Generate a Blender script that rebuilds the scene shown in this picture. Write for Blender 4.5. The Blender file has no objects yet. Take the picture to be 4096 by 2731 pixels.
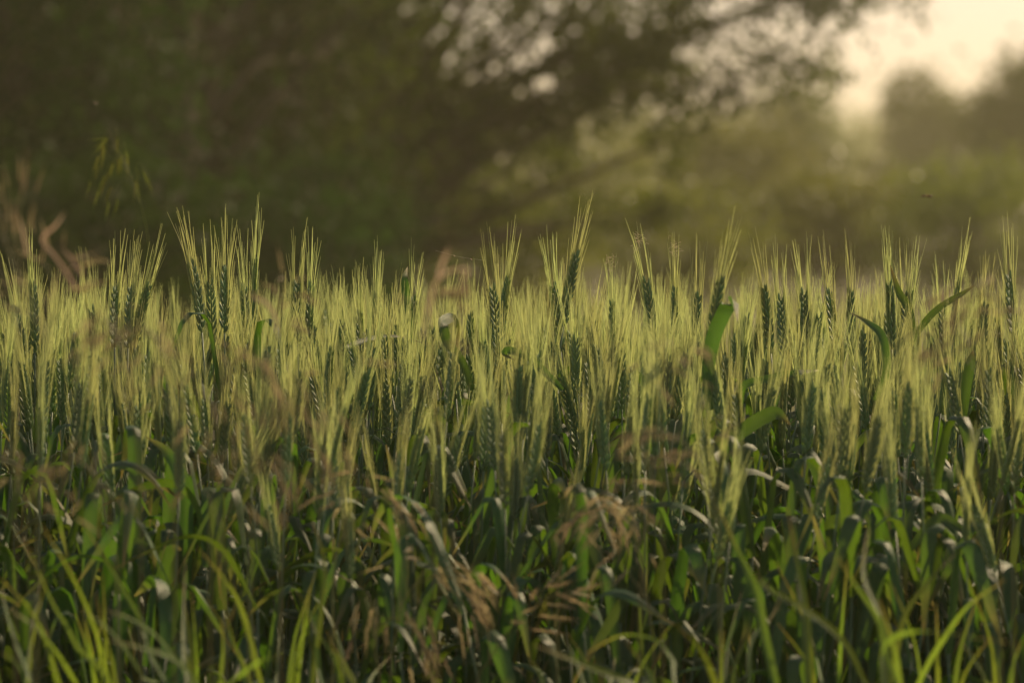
import bpy, math, random
import numpy as np
from mathutils import Vector, Matrix, Euler

scene = bpy.context.scene
R = math.radians

# ------------------------------------------------------------------ camera
F = 23404.0            # focal length in pixels of the 4096 px wide photograph
YH = 800.0             # row of the horizon in the photograph
CAMZ = 1.0
FOCUS = 8.0
cam = bpy.data.cameras.new("camera")
cam.sensor_width = 36.0
cam.lens = 36.0 * F / 4096.0
cam.clip_start = 0.1
cam.clip_end = 5000.0
cam.dof.use_dof = True
cam.dof.focus_distance = FOCUS
cam.dof.aperture_fstop = 7.6
camo = bpy.data.objects.new("camera", cam)
scene.collection.objects.link(camo)
camo.location = (0, 0, CAMZ)
camo.rotation_euler = (R(90) - math.atan((1365.5 - YH) / F), 0, 0)
scene.camera = camo

# ------------------------------------------------------------------ light
SUN_AZ, SUN_EL = R(40), R(28)          # to the right of the view direction, behind the field
world = bpy.data.worlds.new("World")
scene.world = world
world.use_nodes = True
wn = world.node_tree
bg = wn.nodes["Background"]
sky = wn.nodes.new("ShaderNodeTexSky")
sky.sky_type = 'NISHITA'
sky.sun_disc = False
sky.sun_elevation = SUN_EL
sky.sun_rotation = SUN_AZ
sky.air_density = 1.0
sky.dust_density = 0.7
sky.ozone_density = 1.0
warm = wn.nodes.new("ShaderNodeMix")          # the warm cast of the evening air over the whole sky
warm.data_type = 'RGBA'
warm.blend_type = 'MULTIPLY'
warm.inputs[0].default_value = 1.0
warm.inputs[7].default_value = (1.0, 0.85, 0.79, 1)
milky = wn.nodes.new("ShaderNodeHueSaturation")   # hazy evening: the blue of the high sky is washed out
milky.inputs["Saturation"].default_value = 0.55
wn.links.new(sky.outputs[0], milky.inputs["Color"])
wn.links.new(milky.outputs[0], warm.inputs[6])
wn.links.new(warm.outputs[2], bg.inputs[0])
bg.inputs[1].default_value = 0.10
sl = bpy.data.lights.new("sun", 'SUN')
sl.energy = 4.7
sl.angle = R(1.5)
sl.color = (1.0, 0.77, 0.46)
so = bpy.data.objects.new("sun", sl)
scene.collection.objects.link(so)
sd = Vector((math.sin(SUN_AZ) * math.cos(SUN_EL), math.cos(SUN_AZ) * math.cos(SUN_EL), math.sin(SUN_EL)))
so.rotation_euler = sd.to_track_quat('Z', 'Y').to_euler()
so.location = (8, 20, 12)
scene.view_settings.view_transform = 'Standard'
scene.view_settings.look = 'None'
scene.view_settings.exposure = 0.15
scene.view_settings.gamma = 1.0
scene.view_settings.use_curve_mapping = False
cy = scene.cycles
cy.max_bounces = 7
cy.diffuse_bounces = 2
cy.use_adaptive_sampling = True
cy.adaptive_threshold = 0.02
cy.glossy_bounces = 2
cy.transmission_bounces = 4
cy.transparent_max_bounces = 4
cy.volume_bounces = 0
cy.use_denoising = True
cy.sample_clamp_indirect = 4.0
cy.caustics_reflective = False
cy.caustics_refractive = False

# ------------------------------------------------------------------ helpers
C = scene.collection


def at(px, py, Y):
    """A point Y metres away that the photograph shows at (px, py)."""
    return np.array([(px - 2048.0) / F * Y, Y, CAMZ - (py - YH) / F * Y])


def nz(v):
    v = np.asarray(v, float)
    n = np.linalg.norm(v)
    return v / n if n > 1e-9 else v


class MB:
    """Collects pieces of geometry and links them as one mesh."""

    def __init__(self):
        self.v, self.f, self.uv, self.m, self.n = [], [], [], [], 0

    def add(self, v, f, uv=None, mat=0):
        v = np.asarray(v, float)
        self.v.append(v)
        if uv is None:
            uv = np.zeros((len(v), 2))
        self.uv.append(np.asarray(uv, float))
        n = self.n
        for q in f:
            self.f.append(tuple(i + n for i in q))
            self.m.append(mat)
        self.n += len(v)

    def join(self, other, mat=None, M=None):
        if not other.v:
            return
        v = np.vstack(other.v)
        if M is not None:
            v = v @ M[:3, :3].T + M[:3, 3]
        n = self.n
        self.v.append(v)
        self.uv.append(np.vstack(other.uv))
        for q, m in zip(other.f, other.m):
            self.f.append(tuple(i + n for i in q))
            self.m.append(m if mat is None else mat)
        self.n += len(v)

    def mesh(self, name, mats, smooth=True):
        me = bpy.data.meshes.new(name)
        v = np.vstack(self.v)
        uv = np.vstack(self.uv)
        me.from_pydata(v.tolist(), [], self.f)
        ul = me.uv_layers.new(name="UVMap")
        li = np.empty(len(me.loops), np.int32)
        me.loops.foreach_get("vertex_index", li)
        ul.data.foreach_set("uv", uv[li].astype(np.float32).ravel())
        for m in mats if isinstance(mats, (list, tuple)) else [mats]:
            me.materials.append(m)
        me.polygons.foreach_set("material_index", np.array(self.m, np.int32))
        me.polygons.foreach_set("use_smooth", np.full(len(self.f), smooth))
        me.update()
        return me

    def build(self, name, mats, parent=None, smooth=True):
        return obj(name, self.mesh(name, mats, smooth), parent)


def obj(name, me, parent=None):
    o = bpy.data.objects.new(name, me)
    C.objects.link(o)
    if parent is not None:
        o.parent = parent
    return o


def empty(name, loc, label, cat, group=None, rot=None):
    o = bpy.data.objects.new(name, None)
    o.empty_display_size = 0.05
    C.objects.link(o)
    o.location = Vector(loc)
    if rot is not None:
        o.rotation_euler = rot
    return tag(o, label, cat, group)


def tag(o, label, cat=None, group=None, kind=None):
    o["label"] = label
    if cat:
        o["category"] = cat
    if group:
        o["group"] = group
    if kind:
        o["kind"] = kind
    return o


def frame_from(d, ref=(0, 0, 1)):
    d = nz(d)
    r = np.asarray(ref, float)
    if abs(d @ r) > 0.97:
        r = np.array([1.0, 0, 0])
    a = nz(np.cross(r, d))
    return a, np.cross(d, a), d


def tube(mb, pts, rad, sides=5, mat=0, cap=True):
    pts = np.asarray(pts, float)
    n = len(pts)
    rad = np.broadcast_to(np.asarray(rad, float), (n,))
    tan = np.gradient(pts, axis=0)
    a, b, _ = frame_from(tan[0], (0.31, 0.2, 0.93) if abs(nz(tan[0])[2]) < 0.9 else (1, 0, 0))
    vs, uv = [], []
    ang = np.arange(sides) / sides * 2 * math.pi
    for i in range(n):
        t = nz(tan[i])
        a = nz(a - t * (a @ t))
        b = np.cross(t, a)
        vs.append(pts[i] + rad[i] * (np.outer(np.cos(ang), a) + np.outer(np.sin(ang), b)))
        uv += [(k / sides, i / (n - 1)) for k in range(sides)]
    fs = []
    for i in range(n - 1):
        for k in range(sides):
            k2 = (k + 1) % sides
            fs.append((i * sides + k, i * sides + k2, (i + 1) * sides + k2, (i + 1) * sides + k))
    if cap:
        fs.append(tuple((n - 1) * sides + k for k in range(sides)))
        fs.append(tuple(sides - 1 - k for k in range(sides)))
    mb.add(np.vstack(vs), fs, uv, mat)


def ribbon(mb, pts, side, width, fold=0.18, mat=0):
    """A grass leaf: a strip with a shallow keel down the middle."""
    pts = np.asarray(pts, float)
    n = len(pts)
    tan = np.gradient(pts, axis=0)
    vs, uv, fs = [], [], []
    for i in range(n):
        t = nz(tan[i])
        s = nz(side[i] - t * (side[i] @ t))
        nr = np.cross(s, t)
        w = width[i] * 0.5
        vs += [pts[i] - s * w + nr * (fold * w), pts[i] - s * w * .5 + nr * (fold * w * .2), pts[i] - nr * (fold * w * .3),
               pts[i] + s * w * .5 + nr * (fold * w * .2), pts[i] + s * w + nr * (fold * w)]
        v = i / (n - 1)
        uv += [(0, v), (.25, v), (.5, v), (.75, v), (1, v)]
    for i in range(n - 1):
        for k in range(4):
            a = i * 5 + k
            fs.append((a, a + 1, a + 6, a + 5))
    mb.add(vs, fs, uv, mat)


def curve(ctrl, n):
    """Catmull-Rom through control points."""
    P = [np.asarray(p, float) for p in ctrl]
    P = [2 * P[0] - P[1]] + P + [2 * P[-1] - P[-2]]
    out = []
    m = len(P) - 3
    for j in range(n):
        t = j / (n - 1) * m
        i = min(int(t), m - 1)
        u = t - i
        a, b, c, d = P[i:i + 4]
        out.append(0.5 * ((2 * b) + (c - a) * u + (2 * a - 5 * b + 4 * c - d) * u * u + (3 * b - a - 3 * c + d) * u ** 3))
    return np.array(out)


# ------------------------------------------------------------------ materials
def new_mat(name):
    m = bpy.data.materials.new(name)
    m.use_nodes = True
    nt = m.node_tree
    nt.nodes.clear()
    out = nt.nodes.new("ShaderNodeOutputMaterial")
    return m, nt, out


def plant_mat(name, col, trans, mix=0.45, rough=0.45, spec=0.35, var=0.25, hue=0.02, stripes=0.0, tip=None, noise=30.0, tip_at=(0.86, 1.0)):
    """Leaf-like surface: reflecting front, light coming through from behind, colour that differs a little from piece to piece."""
    m, nt, out = new_mat(name)
    N, L = nt.nodes, nt.links
    info = N.new("ShaderNodeObjectInfo")
    tc = N.new("ShaderNodeTexCoord")
    nse = N.new("ShaderNodeTexNoise")
    nse.inputs["Scale"].default_value = noise
    nse.inputs["Detail"].default_value = 3
    L.new(tc.outputs["Object"], nse.inputs["Vector"])
    addv = N.new("ShaderNodeMath"); addv.operation = 'ADD'
    L.new(info.outputs["Random"], addv.inputs[0])
    L.new(nse.outputs[0], addv.inputs[1])
    val = N.new("ShaderNodeMapRange")
    val.inputs[1].default_value = 0.25
    val.inputs[2].default_value = 1.75
    val.inputs[3].default_value = 1 - var
    val.inputs[4].default_value = 1 + var
    L.new(addv.outputs[0], val.inputs[0])
    hr = N.new("ShaderNodeMapRange")
    hr.inputs[3].default_value = 0.5 - hue
    hr.inputs[4].default_value = 0.5 + hue
    L.new(info.outputs["Random"], hr.inputs[0])
    uv = N.new("ShaderNodeUVMap"); uv.uv_map = "UVMap"
    sep = N.new("ShaderNodeSeparateXYZ")
    L.new(uv.outputs[0], sep.inputs[0])

    def tint(c):
        src = N.new("ShaderNodeRGB")
        src.outputs[0].default_value = (*c, 1)
        o = src.outputs[0]
        if tip is not None:
            mr = N.new("ShaderNodeMapRange")
            mr.inputs[1].default_value, mr.inputs[2].default_value = tip_at
            L.new(sep.outputs[1], mr.inputs[0])
            mm = N.new("ShaderNodeMath"); mm.operation = 'MULTIPLY'
            L.new(mr.outputs[0], mm.inputs[0]); L.new(nse.outputs[0], mm.inputs[1])
            m2 = N.new("ShaderNodeMath"); m2.operation = 'MULTIPLY'; m2.inputs[1].default_value = 1.7; m2.use_clamp = True
            L.new(mm.outputs[0], m2.inputs[0])
            mx = N.new("ShaderNodeMix"); mx.data_type = 'RGBA'
            L.new(m2.outputs[0], mx.inputs[0]); L.new(o, mx.inputs[6])
            mx.inputs[7].default_value = (*tip, 1)
            o = mx.outputs[2]
        h = N.new("ShaderNodeHueSaturation")
        L.new(hr.outputs[0], h.inputs["Hue"])
        L.new(val.outputs[0], h.inputs["Value"])
        L.new(o, h.inputs["Color"])
        return h.outputs[0]

    pb = N.new("ShaderNodeBsdfPrincipled")
    L.new(tint(col), pb.inputs["Base Color"])
    pb.inputs["Roughness"].default_value = rough
    pb.inputs["Specular IOR Level"].default_value = spec
    tr = N.new("ShaderNodeBsdfTranslucent")
    L.new(tint(trans), tr.inputs[0])
    if stripes:
        wv = N.new("ShaderNodeTexWave")
        wv.inputs["Scale"].default_value = 5.0
        wv.inputs["Distortion"].default_value = 0.6
        L.new(uv.outputs[0], wv.inputs["Vector"])
        bp = N.new("ShaderNodeBump")
        bp.inputs["Strength"].default_value = stripes
        bp.inputs["Distance"].default_value = 0.0006
        L.new(wv.outputs["Fac"], bp.inputs["Height"])
        L.new(bp.outputs[0], pb.inputs["Normal"])
    ms = N.new("ShaderNodeMixShader")
    ms.inputs[0].default_value = mix
    L.new(pb.outputs[0], ms.inputs[1])
    L.new(tr.outputs[0], ms.inputs[2])
    L.new(ms.outputs[0], out.inputs[0])
    return m


def rough_mat(name, c1, c2, scale, rough=0.9, bump=0.5, dist=0.02):
    m, nt, out = new_mat(name)
    N, L = nt.nodes, nt.links
    tc = N.new("ShaderNodeTexCoord")
    nse = N.new("ShaderNodeTexNoise")
    nse.inputs["Scale"].default_value = scale
    nse.inputs["Detail"].default_value = 8
    L.new(tc.outputs["Object"], nse.inputs["Vector"])
    mx = N.new("ShaderNodeMix"); mx.data_type = 'RGBA'
    L.new(nse.outputs[0], mx.inputs[0])
    mx.inputs[6].default_value = (*c1, 1)
    mx.inputs[7].default_value = (*c2, 1)
    pb = N.new("ShaderNodeBsdfPrincipled")
    L.new(mx.outputs[2], pb.inputs["Base Color"])
    pb.inputs["Roughness"].default_value = rough
    bp = N.new("ShaderNodeBump")
    bp.inputs["Strength"].default_value = bump
    bp.inputs["Distance"].default_value = dist
    L.new(nse.outputs[0], bp.inputs["Height"])
    L.new(bp.outputs[0], pb.inputs["Normal"])
    L.new(pb.outputs[0], out.inputs[0])
    return m


M_AWN = plant_mat("wheat_awn", (0.42, 0.47, 0.20), (0.58, 0.62, 0.22), mix=0.55, rough=0.4, spec=0.5, var=0.25, hue=0.015)
M_EAR = plant_mat("wheat_ear", (0.23, 0.34, 0.17), (0.30, 0.40, 0.09), mix=0.38, rough=0.5, spec=0.4, var=0.2, noise=150)
M_STEM = plant_mat("wheat_stem", (0.14, 0.21, 0.12), (0.14, 0.2, 0.03), mix=0.15, rough=0.45, var=0.2)
M_LEAF = plant_mat("wheat_leaf", (0.068, 0.135, 0.056), (0.125, 0.235, 0.012), mix=0.40, rough=0.48, spec=0.4, var=0.3, stripes=0.5, tip=(0.36, 0.26, 0.09), tip_at=(0.72, 1.0))
M_BLADE = plant_mat("grass_blade", (0.11, 0.19, 0.04), (0.27, 0.37, 0.03), mix=0.45, rough=0.55, var=0.3, stripes=0.3, tip=(0.4, 0.26, 0.07), tip_at=(0.8, 1.0))
M_DRY = plant_mat("dry_grass", (0.46, 0.38, 0.24), (0.52, 0.42, 0.22), mix=0.5, rough=0.5, var=0.3, hue=0.015, noise=60)
M_STRAW = plant_mat("straw_stalk", (0.26, 0.25, 0.10), (0.3, 0.28, 0.08), mix=0.3, rough=0.5)
M_DRYLEAF = plant_mat("dry_leaf", (0.55, 0.42, 0.30), (0.55, 0.40, 0.24), mix=0.5, rough=0.45, spec=0.5, var=0.2, noise=40)
M_OAT = plant_mat("oat_spikelet", (0.12, 0.17, 0.04), (0.28, 0.30, 0.04), mix=0.5, rough=0.5, var=0.25, noise=60)
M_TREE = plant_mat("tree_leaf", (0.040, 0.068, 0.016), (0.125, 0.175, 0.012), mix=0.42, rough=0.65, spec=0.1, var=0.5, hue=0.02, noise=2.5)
M_DARK = plant_mat("shaded_leaf", (0.014, 0.030, 0.009), (0.034, 0.066, 0.006), mix=0.4, rough=0.65, spec=0.08, var=0.5, hue=0.02, noise=2.5)  # darker tree leaf: dimness and vignette of the left side put into its colour
M_SHRUB = plant_mat("shrub_leaf", (0.07, 0.095, 0.024), (0.21, 0.235, 0.022), mix=0.5, rough=0.38, spec=0.35, var=0.4, noise=3.0)
M_BARK = rough_mat("bark", (0.07, 0.05, 0.035), (0.15, 0.11, 0.08), 9.0)
M_SOIL = rough_mat("soil", (0.06, 0.045, 0.03), (0.13, 0.10, 0.065), 3.0, dist=0.05)

# ------------------------------------------------------------------ ground
_yt = [3.0, 5.2, 6.2, 6.8, 7.4, 8.0, 8.7, 9.6]
_zt = [0.73, 0.75, 0.78, 0.815, 0.865, 0.90, 0.895, 0.87]


def tipz(y):
    return float(np.interp(y, _yt, _zt))


def ground_z(y):
    """Level of the ground: it rises towards the middle of the field and falls gently behind it."""
    if y < 9.6:
        return tipz(y) - 0.90
    return float(np.interp(y, [9.6, 14, 30, 2000], [-0.03, -0.12, -0.05, -0.05]))


ys = [-900, -300, -60, -10, 0, 3, 4, 4.6, 5.2, 5.8, 6.2, 6.6, 7, 7.5, 8, 8.4, 8.7, 9.1, 9.6, 11, 14, 20, 30, 60, 150, 400, 900]
xs = [-900, -300, -80, -20, -6] + list(np.linspace(-4, 4, 25)) + [6, 20, 80, 300, 900]
gv, gf = [], []
rg = random.Random(3)
for y in ys:
    for x in xs:
        jit = rg.uniform(-.012, .012) if abs(x) < 7 and 2 < y < 12 else 0
        gv.append((x, y, ground_z(y) + jit))
nx = len(xs)
for j in range(len(ys) - 1):
    for i in range(nx - 1):
        gf.append((j * nx + i, j * nx + i + 1, (j + 1) * nx + i + 1, (j + 1) * nx + i))
gm = MB()
gm.add(gv, gf)
g = gm.build("ground", M_SOIL)
tag(g, "dark bare soil under the wheat and the trees", "ground", kind="structure")


# ------------------------------------------------------------------ trees and shrubs
def leaf_mesh(name, cen, mats, size, rng, flat=0.0):
    """Leaf-sized four-cornered faces, one for each point."""
    n = len(cen)
    d = rng.normal(size=(n, 3)); d[:, 2] -= 0.35
    d /= np.linalg.norm(d, axis=1)[:, None]
    s = np.cross(d, rng.normal(size=(n, 3)))
    s /= np.linalg.norm(s, axis=1)[:, None]
    L = size * rng.uniform(0.6, 1.3, n)[:, None]
    W = L * rng.uniform(0.22, 0.36, n)[:, None]
    nr = np.cross(s, d)
    v = np.empty((n, 4, 3))
    v[:, 0] = cen
    v[:, 1] = cen + d * L * .45 + s * W + nr * L * .08
    v[:, 2] = cen + d * L
    v[:, 3] = cen + d * L * .45 - s * W + nr * L * .08
    me = bpy.data.meshes.new(name)
    me.vertices.add(n * 4)
    me.vertices.foreach_set("co", v.astype(np.float32).ravel())
    me.loops.add(n * 4)
    me.loops.foreach_set("vertex_index", np.arange(n * 4, dtype=np.int32))
    me.polygons.add(n)
    me.polygons.foreach_set("loop_start", np.arange(0, n * 4, 4, dtype=np.int32))
    ul = me.uv_layers.new(name="UVMap")
    ul.data.foreach_set("uv", np.tile(np.array([.5, 0, 0, .5, .5, .8, 1, .5], np.float32), n))
    me.materials.append(mats)
    me.update(calc_edges=True)
    return me


def tree(name, label, px, Y, trunk_h, blobs, leaf, per, seed, mat=None, trunk_r=0.11, cat="tree", group=None, lean=0.0, spread=0.30, x=None, limb_step=2):
    """blobs: (cx, cy, cz, rx, ry, rz, number of leafy twigs) round the foot of the trunk."""
    rng = np.random.default_rng(seed)
    X = (px - 2048) / F * Y if x is None else x
    z0 = ground_z(Y)
    root = empty(name, (X, Y, z0), label, cat, group)
    tips = []
    for (cx, cy_, cz, rx, ry, rz, n) in blobs:
        u = rng.normal(size=(n, 3))
        u /= np.linalg.norm(u, axis=1)[:, None]
        rr = rng.uniform(0.25, 1.0, n)[:, None] ** 0.5
        tips.append(np.array([cx, cy_, cz]) + u * rr * np.array([rx, ry, rz]))
    tips = np.vstack(tips)
    tips = tips[tips[:, 2] > 0.12]
    tm = MB()
    h = np.linspace(0, 1, 9)
    path = np.c_[lean * h + 0.05 * np.sin(h * 5 + seed), 0.05 * np.cos(h * 4 + seed) - .05, h * trunk_h - 0.1]
    tube(tm, path, trunk_r * (1 - 0.75 * h) * (1 + .5 * np.exp(-h * 9)), 9)
    trunk = tm.build("trunk", M_BARK, root)
    lm = MB()
    for k, p in enumerate(tips):
        if k % limb_step and len(tips) > 60:
            continue
        hh = np.clip((p[2] * rng.uniform(.35, .8)) / trunk_h, .08, .98)
        a = np.array([np.interp(hh, h, path[:, i]) for i in range(3)])
        mid = (a + p) / 2 + np.array([rng.normal() * .1, rng.normal() * .1, rng.uniform(0, .2)])
        r0 = max(.008, trunk_r * .3 * (1 - .7 * hh))
        tube(lm, curve([a, mid, p], 6), np.linspace(r0, .004, 6), 4)
    lm.build("limbs", M_BARK, root)["kind"] = "stuff"
    n = len(tips)
    sp = rng.uniform(.6, 1.4, n)[:, None, None] * spread
    cen = tips[:, None, :] + rng.normal(size=(n, per, 3)) * sp * np.array([1, 1, .75])
    cen = cen.reshape(-1, 3)
    cen = cen[cen[:, 2] > 0.02]
    o = obj("crown" if cat == "tree" else "foliage", leaf_mesh("crown", cen, mat or M_TREE, leaf, rng), root)
    o["kind"] = "stuff"
    return root


GT = "trees behind the field"
# dark dense trees on the left
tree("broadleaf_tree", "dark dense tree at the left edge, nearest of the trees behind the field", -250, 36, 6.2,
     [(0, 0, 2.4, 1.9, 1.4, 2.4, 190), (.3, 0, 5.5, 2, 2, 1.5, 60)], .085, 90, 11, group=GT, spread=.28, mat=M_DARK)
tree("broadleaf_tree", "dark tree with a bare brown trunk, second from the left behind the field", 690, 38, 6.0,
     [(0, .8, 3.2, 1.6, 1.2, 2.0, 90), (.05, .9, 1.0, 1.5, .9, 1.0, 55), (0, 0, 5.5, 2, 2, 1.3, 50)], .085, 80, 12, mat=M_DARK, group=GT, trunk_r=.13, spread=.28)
tree("broadleaf_tree", "dark olive tree between the two brown trunks behind the field", 1120, 41, 6.4,
     [(-.2, .6, 3.2, 1.15, 1.2, 2.0, 130), (-.2, .9, 1.2, 1.1, .8, 1.0, 80), (0, 0, 5.6, 2, 2, 1.3, 40)], .085, 80, 13, group=GT, trunk_r=.10, lean=.2, spread=.28)
tree("broadleaf_tree", "tall tree whose loose branches let sparkling sky through, trunk near the middle", 1500, 44, 7.2,
     [(-.2, .3, 3.2, .9, 1.2, 1.9, 90), (1.0, 0, 2.25, 1.2, 1.2, .95, 66), (2.25, 0, 2.3, 1.4, 1.0, .75, 72), (3.5, 0, 2.68, .62, .5, .32, 20), (1.9, 0, 3.6, 1.7, 1.2, .8, 50), (1.0, .6, 1.2, 1.3, 1.0, 0.7, 55), (.8, 0, 5.8, 2.6, 2.4, 1.5, 80)],
     .085, 58, 14, group=GT, trunk_r=.15, lean=.25, spread=.15, limb_step=5)
# second rank that closes the view on the left
for i, (px, Y, lab) in enumerate([(-700, 52, "dark background tree behind the nearest tree at the left edge"),
                                  (250, 55, "dark background tree showing between the left edge and the first brown trunk"),
                                  (900, 60, "dark background tree filling the space left of the loose sparkling tree"),
                                  (-1900, 40, "dark tree standing beyond the left edge of the view")]):
    tree("broadleaf_tree", lab, px, Y, 6.5,
         [(0, 0, 2.8, 2.2, 1.4, 2.9, 300), (0, 0, 6, 2, 2, 1.2, 40)], .12, 80, 30 + i, mat=M_TREE, group=GT, spread=.34)
# lower trees behind the loose one
for i, (px, Y, h, w, lab) in enumerate([
        (1750, 92, 3.0, 2.0, "low hazy bush under the trunk side of the loose sparkling tree"),
        (2180, 84, 2.6, 1.7, "low hazy bush below the loose tree, just left of its densest sparkle"),
        (2620, 96, 2.7, 1.9, "low hazy bush in the middle under the hanging branches"),
        (2960, 88, 2.35, 1.4, "low hazy bush with golden glints under the branch ends")]):
    tree("hedge_bush", lab, px, Y, h * .75, [(0, 0, h * .5, w, 1.2, h * .5, 150)], .085, 60, 50 + i, mat=M_SHRUB, trunk_r=.05, cat="bush", group="bushes behind the field", spread=.26)
tree("broadleaf_tree", "small round hazy tree left of the gap of open sky", 3200, 150, 3.2, [(-.2, 0, 2.75, 1.0, 1.2, 1.5, 100), (.8, 0, 2.2, .5, .6, .9, 30), (-1.0, 0, 2.1, .6, .6, 1.0, 40)], .17, 34, 61, group=GT, trunk_r=.08, spread=.3)
tree("broadleaf_tree", "round-topped hazy tree right of the gap of open sky", 3700, 160, 3.4, [(-.25, 0, 3.1, .95, 1.0, 1.55, 100), (.5, 0, 2.8, .8, .9, 1.2, 70), (1.3, 0, 2.6, .6, .6, .9, 30), (-1.1, 0, 1.7, .6, .6, .8, 30), (.2, 0, 1.2, 1.9, 1.4, 1.0, 90)], .17, 34, 62, group=GT, trunk_r=.12, spread=.22)
tree("broadleaf_tree", "brownish hazy tree at the right edge, taller than its neighbour", 4130, 118, 3.6, [(0, 0, 2.0, 1.3, 1.3, 1.5, 150), (.1, 0, 3.3, .7, .8, .7, 50), (-.9, 0, 2.4, .4, .5, .8, 30)], .15, 34, 63, group=GT, trunk_r=.12, spread=.3)
tree("hedge_bush", "pale green bush below the gap of open sky", 3330, 62, 1.0, [(0, 0, .72, .95, .7, .6, 120)], .07, 60, 64, mat=M_SHRUB, trunk_r=.03, cat="bush", group="bushes behind the field", spread=.16)
tree("hedge_bush", "brown-green bush at the foot of the right edge trees", 3900, 58, 1.1, [(0, 0, .7, 1.0, .7, .75, 120)], .07, 60, 65, mat=M_SHRUB, trunk_r=.03, cat="bush", group="bushes behind the field", spread=.16)
for i, (px, Y, h, w, lab) in enumerate([
        (330, 29, 1.25, .8, "low dark bush at the foot of the left edge tree"),
        (960, 34, 1.15, .8, "low dark bush between the first brown trunk and the next"),
        (1330, 36, 1.35, .55, "small grey-green bush just left of the loose tree trunk"),
        (1950, 47, 1.15, .9, "low bush right of the loose tree trunk, in front of the hazy hedge"),
        (2700, 52, 1.2, .9, "low olive bush standing before the hazy hedge, middle right")]):
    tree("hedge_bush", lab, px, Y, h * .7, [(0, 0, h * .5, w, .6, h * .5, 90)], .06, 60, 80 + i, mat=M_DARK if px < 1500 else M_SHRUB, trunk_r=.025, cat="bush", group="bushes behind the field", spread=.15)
# far trees that close the horizon
far_labels = ["leftmost of the far hazy trees on the horizon", "second of the far hazy trees, mostly behind hedges", "far hazy tree at the bottom of the open sky gap",
              "far hazy tree just right of the open sky gap", "far hazy tree behind the round-topped tree", "rightmost of the far hazy trees on the horizon"]
for i, px in enumerate([2500, 2900, 3380, 3560, 3900, 4500]):
    tree("broadleaf_tree", far_labels[i], px, 400 + 14 * (i % 3), 5, [(0, 0, 3.0, 3.6, 2.5, 4.6 + .4 * (i % 2), 130), (1.5, 0, 5.2, 1.2, 1, 1.2, 20)], .22, 60, 90 + i, group="far trees on the horizon", trunk_r=.15, spread=.6)
for i, (px, Y, lab) in enumerate([(4900, 90, "hazy tree just beyond the right edge"), (5600, 100, "hazy tree further beyond the right edge")]):
    tree("broadleaf_tree", lab, px, Y, 3.5, [(0, 0, 1.9, 1.8, 1.3, 1.7, 130)], .09, 60, 97 + i, group=GT, trunk_r=.1, spread=.3)


# rough grass on the open ground between the field and the trees
rgm = np.random.default_rng(5)
ng_ = 26000
gx, gy = rgm.uniform(-16, 16, ng_), rgm.uniform(9.9, 62, ng_) ** 1.0
gz = np.interp(gy, [9.6, 14, 30, 2000], [-0.03, -0.12, -0.05, -0.05]) - .01
gh = rgm.uniform(.06, .22, ng_) * (1 + .5 * np.sin(gx * 1.7) * np.sin(gy * .9))
ga = rgm.uniform(0, 6.28, ng_)
gw = rgm.uniform(.004, .010, ng_)
v_ = np.empty((ng_, 4, 3))
base_ = np.c_[gx, gy, gz]
sd_ = np.c_[np.cos(ga), np.sin(ga), np.zeros(ng_)]
ln_ = np.c_[-np.sin(ga), np.cos(ga), np.zeros(ng_)] * (gh * rgm.uniform(-.5, .5, ng_))[:, None]
v_[:, 0] = base_ - sd_ * gw[:, None]
v_[:, 1] = base_ + sd_ * gw[:, None]
v_[:, 2] = base_ + sd_ * gw[:, None] * .5 + ln_ * .4 + np.c_[np.zeros((ng_, 2)), gh * .6]
v_[:, 3] = base_ + ln_ + np.c_[np.zeros((ng_, 2)), gh]
me_ = bpy.data.meshes.new("grass")
me_.vertices.add(ng_ * 4)
me_.vertices.foreach_set("co", v_.astype(np.float32).ravel())
me_.loops.add(ng_ * 4)
me_.loops.foreach_set("vertex_index", np.arange(ng_ * 4, dtype=np.int32))
me_.polygons.add(ng_)
me_.polygons.foreach_set("loop_start", np.arange(0, ng_ * 4, 4, dtype=np.int32))
me_.uv_layers.new(name="UVMap")
me_.materials.append(M_SHRUB)
me_.update(calc_edges=True)
tag(obj("grass", me_), "rough low grass on the open ground behind the wheat field", "grass", kind="stuff")


# ------------------------------------------------------------------ wheat
def spikelet_mb():
    mb = MB()
    for sgn in (-1, 1):
        rings = [(0.0, .0007), (.0038, .0023), (.0082, .0020), (.0128, .0003)]
        vs, fs, uv = [], [], []
        k = 5
        for (z, r) in rings:
            for a in range(k):
                t = a / k * 2 * math.pi
                vs.append((r * math.cos(t) * .85 + .0006 * z / .012, sgn * (.0013 + z * .10) + r * math.sin(t), z))
                uv.append((a / k, z / .0128))
        for j in range(3):
            for a in range(k):
                fs.append((j * k + a, j * k + (a + 1) % k, (j + 1) * k + (a + 1) % k, (j + 1) * k + a))
        mb.add(vs, fs, uv)
    return mb


SPK = spikelet_mb()
SPK_MESH = SPK.mesh("spikelet", M_EAR)
HT = 0.90


def leaf_path(base, phi, L, e0, e1, s0, w, n=14, twist=0.0, sway=0.0):
    """Centre line and side vectors of a wheat leaf that rises, bends over and hangs."""
    pts, sides = [np.asarray(base, float)], []
    ds = L / (n - 1)
    for i in range(n):
        s = i / (n - 1)
        q = min(1, max(0, (s - s0) / w))
        q = q * q * (3 - 2 * q)
        e = e0 + (e1 - e0) * q
        p = phi + sway * s
        d = np.array([math.cos(p) * math.cos(e), math.sin(p) * math.cos(e), math.sin(e)])
        sd_ = np.array([-math.sin(p), math.cos(p), 0.0])
        up = np.cross(d, sd_)
        tw = twist * s
        sides.append(sd_ * math.cos(tw) + up * math.sin(tw))
        if i < n - 1:
            pts.append(pts[-1] + d * ds)
    return np.array(pts), np.array(sides)


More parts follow.
